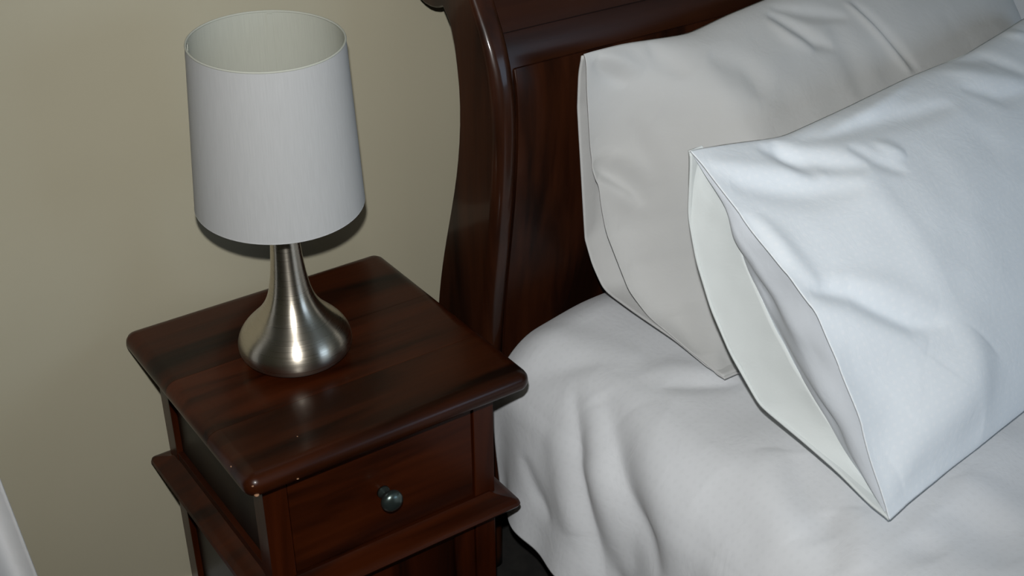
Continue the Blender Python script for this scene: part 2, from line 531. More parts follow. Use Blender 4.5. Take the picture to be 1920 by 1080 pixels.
P2.strokes = [
    (-0.0077, 0.0216, [(0.0175, 0.4721), (0.0701, 0.4394), (0.1192, 0.4125), (0.1844, 0.3888)]),
    (0.0066, 0.0189, [(0.0082, 0.5078), (0.0773, 0.4706), (0.1589, 0.4233)]),
    (-0.0099, 0.0175, [(0.0989, 0.5014), (0.1407, 0.4583), (0.1825, 0.4287), (0.2151, 0.4116)]),
    (-0.0088, 0.0189, [(0.1641, 0.484), (0.2276, 0.4741), (0.2892, 0.4662), (0.396, 0.4479), (0.4593, 0.4408)]),
    (0.0066, 0.0121, [(0.204, 0.4799), (0.3054, 0.4853), (0.4339, 0.499)]),
    (0.0055, 0.0135, [(0.2621, 0.4384), (0.2912, 0.4015)]),
    (-0.0055, 0.0135, [(0.215, 0.4502), (0.2368, 0.4119), (0.2677, 0.3812)]),
    (-0.011, 0.0162, [(0.0147, 0.3039), (0.0691, 0.275), (0.1018, 0.2401), (0.1363, 0.2048), (0.1833, 0.1808)]),
    (0.0077, 0.027, [(-0.0015, 0.2872), (0.0221, 0.2651), (0.082, 0.2145), (0.1418, 0.1681)]),
    (0.0055, 0.0243, [(0.0563, 0.3034), (0.1198, 0.2578), (0.1815, 0.2033)]),
    (-0.0077, 0.0189, [(0.5605, 0.5063), (0.6238, 0.4862), (0.6509, 0.4352)]),
    (0.0066, 0.0162, [(0.7195, 0.5149), (0.7484, 0.4943)]),
    (-0.0055, 0.0162, [(0.5063, 0.4595), (0.557, 0.4178), (0.6184, 0.4075)]),
    (0.0055, 0.0189, [(0.5153, 0.4969), (0.5732, 0.4588), (0.6365, 0.4218)]),
    (-0.0066, 0.0162, [(0.1297, 0.5005), (0.1262, 0.4721), (0.1426, 0.4266)]),
    (0.0198, 0.0607, [(0.0359, 0.0368), (0.0936, 0.0534), (0.1747, 0.0874), (0.2395, 0.133)]),
    (-0.011, 0.0338, [(0.0414, 0.0201), (0.1099, 0.0331), (0.2001, 0.0366)]),
    (-0.0055, 0.0135, [(-0.0023, 0.4302), (-0.002, 0.3874), (-0.0018, 0.3353)]),
    (0.0044, 0.0162, [(0.0195, 0.4188), (0.0216, 0.3591), (0.031, 0.2976)]),
    (-0.0044, 0.0216, [(-0.0001, 0.02), (-0.0004, 0.0695), (-0.0007, 0.1242)]),
    (-0.0033, 0.027, [(-0.0011, 0.2031), (0.0425, 0.1618), (0.1094, 0.1453)]),
]
#ENDSTROKES1

def pillow_xyz(P, s, t, side):
    """s,t arrays 0..1; side +1 front, -1 back"""
    O, eu, ev, n = P.F
    u = interp(P.lx, t * P.H) * (1 - s) ** 2 + s * P.L
    us = s * P.L
    vt = sinterp(P.top, us, 0.02); vb = interp(P.bot, us)
    v = vb + (vt - vb) * t
    P.uv = (u, v)
    tv = t * P.H
    arch = (np.clip(4 * t * (1 - t), 0, 1)) ** 0.62
    b = smooth01(us / P.r0) * np.clip(1 - ((us - P.L + P.r1) / P.r1).clip(0, 1) ** 2, 0, 1) ** 0.6
    fall = 1 - smooth01(us / (P.r0 * 0.85))
    if side > 0:
        d = sinterp(P.df, tv) * fall + P.Hf * arch * b
        edge = np.clip(np.minimum(t, 1 - t) / 0.06, 0, 1)
        d = d + strokes(u, v, P.strokes)
        d = d + P.nz * edge * np.clip(us / 0.03, 0, 1) * (0.012 * vnoise(u * 9 + 3, v * 7) + 0.006 * vnoise(u * 22, v * 19 + 5))
    else:
        d = sinterp(P.db, tv) * fall - P.Hb * arch * b
    # rounded plan at the closed far end
    v = v + (0.25 - v) * (0.10 * ((us - P.L + 0.1) / 0.1).clip(0, 1) ** 2)
    X = O + u[..., None] * eu + v[..., None] * ev + d[..., None] * n
    # lie on the bed, lean on the headboard
    lim = MT + 0.020
    zz = X[..., 2]
    X[..., 2] = np.where(zz < lim, lim + 0.02 * (np.exp(np.clip((zz - lim) / 0.05, -8, 0)) - 1) * 0.3, zz)
    X[..., 1] = np.minimum(X[..., 1], -0.272)
    return X

DUVET_STROKES = []
#STROKES2
DUVET_STROKES += [
    (-0.018, 0.0352, [(0.3055, -0.4492), (0.2629, -0.529), (0.2254, -0.5859), (0.1903, -0.6338), (0.1402, -0.6839)]),
    (-0.0108, 0.0224, [(0.2855, -0.4059), (0.2479, -0.456), (0.1878, -0.4971), (0.1227, -0.5267), (0.0376, -0.5472)]),
    (0.0126, 0.0352, [(0.2905, -0.456), (0.2454, -0.5085), (0.1853, -0.5472), (0.1102, -0.5791), (0.0676, -0.5996)]),
    (0.009, 0.048, [(0.3055, -0.5176), (0.2654, -0.6019), (0.2304, -0.6771), (0.1753, -0.7318)]),
    (0.0072, 0.032, [(0.2354, -0.4082), (0.1678, -0.4492), (0.0977, -0.4925)]),
    (-0.0072, 0.0224, [(0.1553, -0.3444), (0.1102, -0.3854), (0.0801, -0.4378)]),
    (-0.0054, 0.0192, [(0.3631, -0.5198), (0.4182, -0.554), (0.4633, -0.5882)]),
    (0.0045, 0.024, [(0.3606, -0.472), (0.4182, -0.5039), (0.4508, -0.5404)]),
    (-0.009, 0.048, [(0.4007, -0.7591), (0.3556, -0.8275), (0.3205, -0.8913)]),
    (0.0072, 0.032, [(0.3806, -0.7295), (0.3331, -0.791), (0.298, -0.8571)]),
    (-0.0072, 0.0288, [(0.3656, -0.8617), (0.303, -0.9391)]),
    (0.0063, 0.0288, [(0.3881, -0.8799), (0.318, -0.9574)]),
    (-0.0054, 0.08, [(0.3356, -0.5677), (0.3681, -0.6224), (0.4132, -0.6748)]),
    (-0.0054, 0.048, [(0.303, -0.7067), (0.288, -0.7887), (0.2579, -0.8343)]),
    (-0.0054, 0.0224, [(0.2429, -0.2737), (0.2905, -0.3444), (0.3406, -0.4059)]),
    (0.0045, 0.032, [(0.313, -0.2578), (0.3556, -0.3467), (0.3881, -0.4401)]),
    (-0.0072, 0.048, [(0.4733, -0.9505), (0.4758, -1.0143), (0.4583, -1.0782)]),
    (-0.0054, 0.032, [(0.4057, -0.9574), (0.3982, -1.0121)]),
    (0.0054, 0.032, [(0.5434, -0.9255), (0.5384, -0.9984), (0.5259, -1.0417)]),
]
#ENDSTROKES2
def duvet_xyz(a, y):
    """a: metres of cloth from the left hem up and across; y: along the bed. Relative to table top height"""
    # left side profile: hem low, up the side, over the rounded edge
    zt = MT
    side = 0.205                       # length of the hanging part
    rad = 0.085
    arc = rad * math.pi / 2
    x = np.where(a < side, 0.0, np.where(a < side + arc, rad - rad * np.cos(np.clip((a - side) / rad, 0, math.pi / 2)), rad + (a - side - arc)))
    z = np.where(a < side, -rad - (side - a), np.where(a < side + arc, -rad + rad * np.sin(np.clip((a - side) / rad, 0, math.pi / 2)), 0.0))
    xr = a - side
    wav = np.clip((side + 0.03 - a) / side, 0, 1.2)
    yy = -y
    flare = 0.02 * wav + wav * (0.022 * np.sin(yy * 17 + 0.6) + 0.010 * np.sin(yy * 37 + 1.9))
    d = strokes(a, y, DUVET_STROKES)
    soft = 0.008 * vnoise(a * 6, y * 5) + 0.006 * vnoise(a * 14 + 9, y * 11)
    d = d + soft * np.clip((a) / 0.1, 0, 1)
    # crown of the bedding: lower towards the left edge
    crown = -0.05 * np.exp(-np.clip(x, 0, 9) / 0.11) * (a > side * 0) 
    ang = np.clip((a - side) / rad, 0, math.pi / 2)
    nx = -np.cos(ang); nz = np.sin(ang)
    X = 0.532 + x - flare + nx * d
    Z = zt + z + crown + nz * d
    # head end tucks down a little
    Z = Z - 0.03 * np.clip((y + 0.30) / 0.07, 0, 1) ** 2
    return np.stack([X, y + 0 * a, Z], -1)
DUVET_A = (0.0, 1.62); DUVET_Y = (-0.235, -2.02)
#ENDGEO

LIFT = np.array([0, 0, 0.6])
def grid_obj(name, G, mat, parent=None, uv=None, thick=0.0, thick_off=-1):
    """G: (n,m,3) array"""
    n, m_ = G.shape[:2]
    me = bpy.data.meshes.new(name)
    V = (G.reshape(-1, 3) + LIFT)
    idx = np.arange(n * m_).reshape(n, m_)
    q = np.stack([idx[:-1, :-1], idx[1:, :-1], idx[1:, 1:], idx[:-1, 1:]], -1).reshape(-1, 4)
    me.from_pydata(V.tolist(), [], q.tolist())
    me.materials.append(mat)
    if uv is not None:
        l = me.uv_layers.new(name='UVMap')
        vi = np.empty(len(me.loops), dtype=np.int32)
        me.loops.foreach_get('vertex_index', vi)
        l.data.foreach_set('uv', uv.reshape(-1, 2)[vi].ravel().astype(np.float32))
    me.shade_smooth()
    o = bpy.data.objects.new(name, me)
    C.objects.link(o)
    if parent:
        o.parent = parent
        o.matrix_parent_inverse = parent.matrix_world.inverted()
    if thick:
        s = o.modifiers.new('thick', 'SOLIDIFY')
        s.thickness = thick
        s.offset = thick_off
    return o

def make_pillow(P, name, label, mat_front, shift=(0, 0, 0), hem_mat=None, inner=True, tagk='pillow', group=None):
    sh = np.array(shift, float)
    O = P.F[0] + sh
    root = thing(name, label, 'pillow', tuple(O + LIFT), group)
    S, T = np.meshgrid(np.linspace(0, 1, 300) ** 1.15, np.linspace(0, 1, 200), indexing='ij')
    Fr = pillow_xyz(P, S, T, 1) + sh
    Bk = pillow_xyz(P, S[::3, ::2], T[::3, ::2], -1) + sh
    S2, T2 = np.meshgrid(np.linspace(0, 1, 110) ** 1.15, np.linspace(0, 1, 100), indexing='ij')
    Bk = pillow_xyz(P, S2, T2, -1) + sh
    uv = np.stack([S * P.L, T * P.H], -1)
    grid_obj('pillowcase_front', Fr, mat_front, root, uv, thick=0.0025)
    uvb = np.stack([S2 * P.L, T2 * P.H], -1)
    grid_obj('pillowcase_back', Bk[:, ::-1], hem_mat, root, uvb[:, ::-1], thick=0.0025)
    if not inner:
        return root
    # hem: the turned-in band of the back layer along the open left end
    t = np.linspace(0, 1, 120)
    tv = t * P.H
    O, eu, ev, n = P.F
    lx = interp(P.lx, tv)
    db = sinterp(P.db, tv); dh = sinterp(P.dh, tv, 0.02); df = sinterp(P.df, tv)
    K = np.linspace(0, 1, 14)
    G = np.zeros((14, 120, 3))
    for i, k in enumerate(K):
        u = lx + 0.002 + 0.022 * k + 0.004 * np.sin(k * PI)
        d = db + (dh - db) * k
        wr = 0.002 * vnoise(tv * 40 + 3, k * 3 + 0 * tv)
        G[i] = O + sh + (u - wr)[:, None] * eu + (tv)[:, None] * ev + d[:, None] * n
    uvh = np.stack(np.broadcast_arrays(K[:, None] * 0.05, tv[None, :]), -1)
    grid_obj('hem', G, hem_mat, root, uvh, thick=0.003)
    # the pillow itself, seen through the opening
    t = np.linspace(0.02, 0.98, 120); tv = t * P.H
    lx = interp(P.lx, tv); dh = sinterp(P.dh, tv, 0.02); db = sinterp(P.db, tv); df = sinterp(P.df, tv)
    K = np.linspace(0, 1, 40)
    G = np.zeros((40, 120, 3))
    opening = np.sin(np.clip(t, 0, 1) * PI) ** 0.5
    for i, k in enumerate(K):
        lo = dh - 0.004; hi = df - 0.0035
        d = lo + (hi - lo) * k
        prof_u = 0.024 * (1 - smooth01(k / 0.55)) + 0.007 * smooth01((k - 0.5) / 0.5)
        u = lx + 0.003 + prof_u * (0.3 + 0.7 * opening) - 0.004 * opening * np.sin(k * PI)
        wr = 0.016 * vnoise(tv * 22 + 1, k * 3 + 0 * tv) + 0.014 * vnoise(tv * 11 + 7 + 2 * k, 3 * k + 0 * tv)
        wr = wr * (1 - k ** 2) * min(1, k * 6)
        G[i] = O + sh + (u + wr * opening)[:, None] * eu + tv[:, None] * ev + d[:, None] * n
    uvh = np.stack(np.broadcast_arrays(K[:, None] * 0.1, tv[None, :]), -1)
    grid_obj('inner_pillow', G, M['linen_inner'], root, uvh)
    return root

# ------------------------------------------------------------ sleigh bed
BX0, BX1 = 0.530, 2.13
front = [(-0.205, -0.60), (-0.206, -0.40), (-0.208, -0.25), (-0.214, -0.10), (-0.226, 0.0), (-0.241, 0.09), (-0.254, 0.18), (-0.261, 0.27),
         (-0.260, 0.34), (-0.251, 0.39), (-0.236, 0.43), (-0.212, 0.465), (-0.186, 0.49), (-0.165, 0.515), (-0.156, 0.545), (-0.158, 0.58)]
rear = [(-0.035, -0.60), (-0.036, -0.40), (-0.040, -0.22), (-0.052, -0.10), (-0.070, -0.01), (-0.098, 0.08), (-0.125, 0.16), (-0.142, 0.24),
        (-0.148, 0.31), (-0.145, 0.37), (-0.135, 0.41), (-0.124, 0.430)]
def curve_pts(tab, n):
    """smooth resample over z"""
    zs = np.linspace(tab[0][1], tab[-1][1], n)
    ys = np.interp(zs, [z for _, z in tab], [y for y, _ in tab])
    k = np.array([1, 2, 3, 2, 1]) / 9.0
    for _ in range(2):
        yp = np.pad(ys, 2, mode='edge'); ys2 = np.convolve(yp, k, 'valid')
        ys2[0] = ys[0]; ys2[-1] = ys[-1]; ys = ys2
    return list(zip(ys.tolist(), zs.tolist()))
scroll_c = (-0.066, 0.525); scroll_r = 0.084
# going from the rear junction under the scroll, round its back and over its top to the front curve
arc_pts = [(scroll_c[0] + scroll_r * math.cos(math.radians(a)), scroll_c[1] + scroll_r * math.sin(math.radians(a)))
           for a in np.linspace(-118, 158, 32)]
fp = [(y + 0.008, z) for y, z in curve_pts(front, 44)]
rp = curve_pts(rear, 34)
poly = [(y, z + 0.6) for y, z in fp] + [(y, z + 0.6) for y, z in reversed(arc_pts)] + [(y, z + 0.6) for y, z in reversed(rp)]
bed = thing('sleigh_bed', 'dark mahogany sleigh bed with a scrolled headboard behind the pillows', 'bed', (1.33, -1.1, 0))
def post_bm(poly, nf, x0, x1):
    """S-shaped post: front edge rounded over, back and scroll edges only eased"""
    P = np.array(poly)
    N = len(P)
    T = np.roll(P, -1, 0) - np.roll(P, 1, 0)
    T[0] = P[1] - P[0]; T[-1] = P[-1] - P[-2]
    T /= np.linalg.norm(T, axis=1)[:, None]
    nrm = np.stack([T[:, 1], -T[:, 0]], -1)
    c = P.mean(0)
    if np.dot(nrm[5], c - P[5]) < 0:
        nrm = -nrm                                  # pointing inward
    rad = np.full(N, 0.004)
    rad[:nf] = 0.0175
    for i in range(8):
        rad[nf - 1 - i] = 0.004 + (0.0175 - 0.004) * i / 8
    bm = bmesh.new()
    rings = []
    K = 8
    half = [(math.sin(PI / 2 * k / K), math.cos(PI / 2 * k / K)) for k in range(K + 1)]
    for sgn, seq in ((-1, half), (1, half[::-1])):
        for sk, ck in seq:
            # sk=0: on the side face, inset by the radius; sk=1: full outline
            x_in = rad * (1 - ck)
            off = rad * (1 - sk)
            Q = P + nrm * off[:, None]
            xs = (x0 + rad * (1 - ck)) if sgn < 0 else (x1 - rad * (1 - ck))
            rings.append([bm.verts.new((float(xs[j]), float(Q[j, 0]), float(Q[j, 1]))) for j in range(N)])
    for a, b_ in zip(rings, rings[1:]):
        for j in range(N):
            f = bm.faces.new((a[j], a[(j + 1) % N], b_[(j + 1) % N], b_[j]))
            f.smooth = True
    for r in (rings[0], rings[-1]):
        bm.faces.new(r).smooth = False
    return bm
for px in (BX0, BX1 - 0.040):
    bm = post_bm(poly, len(fp), px, px + 0.040)
    obj('headboard_post', bm, M['bed_post'], bed)
# panel between the posts: a curved board following the posts, with a frame and a raised field
def offset_front(off, z0, z1, n=30):
    zs = np.linspace(z0, z1, n)
    fy = np.interp(zs, [z for _, z in fp], [y for y, _ in fp])
    return [(y + off, z) for y, z in zip(fy.tolist(), zs.tolist())]
def curved_board(name, x0, x1, z0, z1, off, thick, mat, bev=0.0):
    f = offset_front(off, z0, z1)
    b_ = [(y + thick, z) for y, z in reversed(f)]
    bm = bmesh.new()
    prism_x(bm, [(y, z + 0.6) for y, z in f + b_], x0, x1, bev=bev, seg=3)
    return obj(name, bm, mat, bed, smooth=40)
PX0, PX1 = BX0 + 0.040, BX1 - 0.040
curved_board('headboard_panel', PX0 - 0.005, PX1 + 0.005, -0.30, 0.45, 0.034, 0.018, M['bed_x'])
curved_board('raised_field', PX0 + 0.017, PX1 - 0.017, -0.24, 0.372, 0.029, 0.010, M['bed_z'], bev=0.004)
curved_board('bottom_rail', PX0 - 0.005, PX1 + 0.005, -0.40, -0.27, 0.016, 0.045, M['bed_x'], bev=0.004)
# crest: the rolled top rail
cp = offset_front(0.012, 0.430, 0.50, 14)
cpoly = [(y, z + 0.6) for y, z in cp] + [(scroll_c[0] + 0.072 * math.cos(math.radians(a)), scroll_c[1] + 0.6 + 0.072 * math.sin(math.radians(a)))
         for a in np.linspace(165, -110, 28)] + [(-0.17, 0.6 + 0.430)]
bm = bmesh.new()
prism_x(bm, cpoly, PX0 - 0.005, PX1 + 0.005)
obj('crest_rail', bm, M['bed_x'], bed, smooth=40)
for (x0, x1) in ((BX0 + 0.062, BX0 + 0.092), (BX1 - 0.092, BX1 - 0.062)):
    box('side_rail', (x0, x1, -2.16, -0.20, 0.05, 0.37), M['bed_x'], bed, bev=0.004)
box('foot_rail', (BX0 + 0.05, BX1 - 0.05, -2.17, -2.13, 0.14, 0.42), M['bed_x'], bed, bev=0.006)
for px in (BX0, BX1 - 0.07):
    box('foot_post', (px, px + 0.07, -2.19, -2.12, 0.0, 0.46), M['bed_z'], bed, bev=0.01)
for k in range(9):
    y = -0.32 - k * 0.22
    box('slat', (BX0 + 0.085, BX1 - 0.085, y - 0.04, y + 0.04, 0.255, 0.275), M['bed_x'], bed, bev=0.002)
mat_o = box('mattress', (BX0 + 0.100, BX1 - 0.100, -2.08, -0.275, 0.276, 0.498), M['mattress'], None, bev=0.045, seg=5)
tag(mat_o, 'white mattress hidden under the duvet on the sleigh bed', 'mattress')

# ------------------------------------------------------------ duvet
A, Y = np.meshgrid(np.linspace(0, 1.62, 420), np.linspace(DUVET_Y[0], DUVET_Y[1], 420), indexing='ij')
G = duvet_xyz(A, Y)
# mirror the far side drop
flat_end = 1.52
dropm = (A > flat_end)
aa = (A - flat_end) / 0.10
G[..., 0] = np.where(dropm, G[..., 0] - (A - flat_end) * 0.6, G[..., 0])
G[..., 2] = np.where(dropm, G[..., 2] - 0.35 * smooth01(aa), G[..., 2])
duv = grid_obj('duvet', G, M['linen_duvet'], None, np.stack([A, Y], -1), thick=0.012, thick_off=-1)
tag(duv, 'white duvet with a woven dot pattern spread over the bed and hanging down its side', 'duvet')
# the sheet showing as a thin edge below the duvet
a_, y_ = np.meshgrid(np.linspace(0, 0.32, 40), np.linspace(-0.27, -2.0, 200), indexing='ij')
G = duvet_xyz(a_, y_)
G[..., 0] += 0.022
G[..., 2] = G[..., 2] * 1.0 - 0.012 - 0.012 * np.sin(y_ * 11 + 1.0) * np.clip((0.2 - a_) / 0.2, 0, 1)
sh = grid_obj('bed_sheet', G, M['linen_back'], None, np.stack([a_, y_], -1), thick=0.002)
tag(sh, 'thin white sheet edge showing just below the hanging duvet', 'sheet')

# ------------------------------------------------------------ pillows
make_pillow(P1, 'pillow', 'cream-white pillow with a flat open end, leaning on the dark headboard', M['linen_back'], hem_mat=M['linen_back'], inner=False)
make_pillow(P2, 'pillow', 'large bluish-white pillow in front, its gaping open case end toward the nightstand', M['linen_dots'], hem_mat=M['linen_front'])
make_pillow(P1, 'pillow', 'white pillow of which only an edge shows in the top right corner of the photo', M['linen_back'], shift=(0.955, 0, 0), hem_mat=M['linen_back'], inner=False)

# ------------------------------------------------------------ bedside table
nsx = thing('bedside_table', 'dark red mahogany bedside table with one knobbed drawer, left of the bed', 'bedside table', (0.225, -0.21, 0))
TX0, TX1, TY0, TY1 = 0.0, 0.45, -0.455, 0.0
nose = [(0.020, 0.5835), (0.010, 0.5845), (0.004, 0.588), (0.001, 0.593), (0.0, 0.599), (0.001, 0.605), (0.0045, 0.6105), (0.010, 0.6140), (0.016, 0.6158), (0.022, 0.616)]
cuts = [(-0.455, -0.325, M['top_wood_c']), (-0.325, -0.177, M['top_wood']), (-0.177, 0.0, M['top_wood_b'])]
for y0, y1, mt in cuts:
    bm = bmesh.new()
    add_slab(bm, TX0, TX1, TY0, TY1, 0.020, nose)
    g = 0.00025
    if y0 > TY0:
        r = bmesh.ops.bisect_plane(bm, geom=bm.verts[:] + bm.edges[:] + bm.faces[:], plane_co=(0, y0 + g, 0), plane_no=(0, -1, 0), clear_outer=True)
        bmesh.ops.holes_fill(bm, edges=[e for e in r['geom_cut'] if isinstance(e, bmesh.types.BMEdge)], sides=0)
    if y1 < TY1:
        r = bmesh.ops.bisect_plane(bm, geom=bm.verts[:] + bm.edges[:] + bm.faces[:], plane_co=(0, y1 - g, 0), plane_no=(0, 1, 0), clear_outer=True)
        bmesh.ops.holes_fill(bm, edges=[e for e in r['geom_cut'] if isinstance(e, bmesh.types.BMEdge)], sides=0)
    obj('top_board', bm, mt, nsx, smooth=30)
# little chips in the lacquer along the front-left corner
for (x, y, z, s) in ((0.010, -0.4515, 0.6065, 0.0016), (0.0715, -0.4535, 0.592, 0.0018), (0.0035, -0.400, 0.6085, 0.0016), (0.0135, -0.4520, 0.591, 0.0035), (0.100, -0.4000, 0.6158, 0.0011)):
    bm = bmesh.new()
    bmesh.ops.create_icosphere(bm, subdivisions=2, radius=s, matrix=Matrix.Translation((x, y, z)))
    for v in bm.verts:
        v.co.z = z + (v.co.z - z) * 0.6
    obj('chip', bm, M['chip'], nsx, smooth=180)
LX0, LX1, LY0, LY1 = 0.038, 0.412, -0.405, -0.018
PWD = 0.036
for (x0, y0) in ((LX0, LY0), (LX1 - PWD, LY0), (LX0, LY1 - PWD), (LX1 - PWD, LY1 - PWD)):
    box('leg', (x0, x0 + PWD, y0, y0 + PWD, 0.0, 0.5835), M['wood_z'], nsx, bev=0.002)
ZS = 0.378          # middle of the moulded ledge
# upper case: side panels recessed, rails
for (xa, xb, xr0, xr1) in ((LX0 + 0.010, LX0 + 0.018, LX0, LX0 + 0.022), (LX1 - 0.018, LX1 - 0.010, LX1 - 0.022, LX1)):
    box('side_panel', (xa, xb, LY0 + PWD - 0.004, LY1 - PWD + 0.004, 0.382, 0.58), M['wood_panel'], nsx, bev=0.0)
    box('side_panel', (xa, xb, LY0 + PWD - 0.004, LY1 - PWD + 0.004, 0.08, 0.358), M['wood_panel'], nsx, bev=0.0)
    box('side_rail', (xr0 + 0.001, xr1, LY0 + PWD, LY1 - PWD, 0.557, 0.5835), M['wood_y'], nsx, bev=0.001)
    box('side_rail', (xr0 + 0.001, xr1, LY0 + PWD, LY1 - PWD, 0.382, 0.400), M['wood_y'], nsx, bev=0.001)
    box('side_rail', (xr0 + 0.001, xr1, LY0 + PWD, LY1 - PWD, 0.330, 0.359), M['wood_y'], nsx, bev=0.001)
    box('side_rail', (xr0 + 0.001, xr1, LY0 + PWD, LY1 - PWD, 0.07, 0.12), M['wood_y'], nsx, bev=0.001)
box('back_panel', (LX0 + PWD, LX1 - PWD, LY1 - 0.014, LY1 - 0.006, 0.08, 0.58), M['wood_z'], nsx, bev=0.0)
box('front_rail', (LX0 + PWD, LX1 - PWD, LY0 + 0.002, LY0 + 0.024, 0.571, 0.5835), M['wood_x'], nsx, bev=0.001)
box('front_rail', (LX0 + PWD, LX1 - PWD, LY0 + 0.002, LY0 + 0.024, 0.07, 0.11), M['wood_x'], nsx, bev=0.001)
dr = box('drawer', (LX0 + PWD + 0.0015, LX1 - PWD - 0.0015, LY0 + 0.003, LY1 - 0.06, 0.388, 0.5695), M['wood_x'], nsx, bev=0.002)
bm = bmesh.new()
kx, kz = 0.2210, 0.467
prof = [(0.0, 0.0), (0.0085, 0.0), (0.0080, 0.004), (0.0058, 0.008), (0.0060, 0.012), (0.0100, 0.016), (0.0135, 0.0205), (0.0142, 0.0250), (0.0128, 0.0295), (0.0085, 0.0330), (0.0, 0.0345)]
prof = [(r * 1.2, h * 1.05) for r, h in prof]
rings = []
n = 32
for r, h in prof:
    rings.append([bm.verts.new((kx + r * math.cos(2 * PI * k / n), LY0 + 0.003 - h, kz + r * math.sin(2 * PI * k / n))) for k in range(n)])
for a, b_ in zip(rings, rings[1:]):
    for k in range(n):
        bm.faces.new((a[k], a[(k + 1) % n], b_[(k + 1) % n], b_[k]))
bmesh.ops.remove_doubles(bm, verts=bm.verts, dist=1e-6)
kn = obj('knob', bm, M['knob'], dr, smooth=180)
kn['label'] = 'round dark pewter knob'
# the moulded ledge that runs round the table below the drawer
bm = bmesh.new()
led = [(0.030, 0.3665), (0.014, 0.3675), (0.008, 0.3695), (0.003, 0.3725), (0.0, 0.3775), (0.002, 0.3825), (0.007, 0.3855), (0.012, 0.3868), (0.020, 0.3885), (0.030, 0.3915), (0.036, 0.3955)]
add_slab(bm, 0.006, 0.438, -0.4435, -0.004, 0.010, [(i, z - 0.008) for i, z in led])
obj('moulded_ledge', bm, M['wood_x'], nsx, smooth=30)
# lower door with frame and field
dz0, dz1 = 0.112, 0.3565
dx0, dx1 = LX0 + PWD + 0.0015, LX1 - PWD - 0.0015
door = box('door', (dx0, dx1, LY0 + 0.010, LY0 + 0.022, dz0, dz1), M['wood_z'], nsx, bev=0.0)
for d in ((dx0, dx0 + 0.035, dz0, dz1), (dx1 - 0.035, dx1, dz0, dz1)):
    box('door_stile', (d[0], d[1], LY0 + 0.003, LY0 + 0.012, d[2], d[3]), M['wood_z'], door, bev=0.0015)
for d in ((dx0 + 0.035, dx1 - 0.035, dz1 - 0.035, dz1), (dx0 + 0.035, dx1 - 0.035, dz0, dz0 + 0.035)):
    box('door_rail', (d[0], d[1], LY0 + 0.003, LY0 + 0.012, d[2], d[3]), M['wood_x'], door, bev=0.0015)

# ------------------------------------------------------------ lamp
LXc, LYc, LZ = 0.1905, -0.2165, 0.616
lamp = thing('table_lamp', 'brushed nickel trumpet-base lamp with a white drum shade on the bedside table', 'lamp', (LXc, LYc, LZ))
ctrl = [(0.0, 0.0012), (0.050, 0.0012), (0.0640, 0.0030), (0.0750, 0.0085), (0.0815, 0.0165), (0.0835, 0.0260), (0.0820, 0.0360), (0.0775, 0.0460),
        (0.0700, 0.0560), (0.0605, 0.0650), (0.0510, 0.0740), (0.0430, 0.0840), (0.0356, 0.0960), (0.0302, 0.1120), (0.0264, 0.1320), (0.0236, 0.1550), (0.0215, 0.1780),
        (0.0200, 0.205), (0.0195, 0.250), (0.0, 0.250)]
bm = bmesh.new()
cc = np.array(ctrl)
par = np.arange(len(cc))
fine = np.linspace(1, len(cc) - 2, 70)
rr = np.interp(fine, par, cc[:, 0]); zz = np.interp(fine, par, cc[:, 1])
k5 = np.array([1, 3, 4, 3, 1]) / 12.0
for _ in range(3):
    r2 = np.convolve(np.pad(rr, 2, mode='edge'), k5, 'valid'); z2 = np.convolve(np.pad(zz, 2, mode='edge'), k5, 'valid')
    r2[0], z2[0], r2[-1], z2[-1] = rr[0], zz[0], rr[-1], zz[-1]
    rr, zz = r2, z2
pr = [(0.0005, 0.0015)] + list(zip(rr.tolist(), zz.tolist())) + [(0.0005, 0.250)]
add_lathe(bm, [(r, z + LZ) for r, z in pr], LXc, LYc, 128)
lb = obj('lamp_base', bm, M['steel'], lamp, smooth=50)
# local object coordinates round the axis for the radial brushing
lb.data.transform(Matrix.Translation((-LXc, -LYc, 0)))
lb.location = (LXc, LYc, 0)
lb.matrix_parent_inverse = lamp.matrix_world.inverted()
bm = bmesh.new()
add_lathe(bm, [(0.0, LZ), (0.062, LZ), (0.062, LZ + 0.003), (0.0, LZ + 0.003)], LXc, LYc, 48)
bmesh.ops.remove_doubles(bm, verts=bm.verts, dist=1e-6)
obj('felt_foot', bm, M['foot'], lamp)
bm = bmesh.new()
add_lathe(bm, [(0.0005, LZ + 0.25), (0.014, LZ + 0.25), (0.015, LZ + 0.262), (0.013, LZ + 0.300), (0.0005, LZ + 0.300)], LXc, LYc, 32)
obj('socket', bm, M['wire'], lamp, smooth=40)
bm = bmesh.new()
add_lathe(bm, [(0.010, LZ + 0.298), (0.012, LZ + 0.305), (0.019, LZ + 0.318), (0.0225, LZ + 0.332), (0.021, LZ + 0.346), (0.014, LZ + 0.357), (0.0005, LZ + 0.361)], LXc, LYc, 32)
obj('bulb', bm, M['bulb'], lamp, smooth=180)
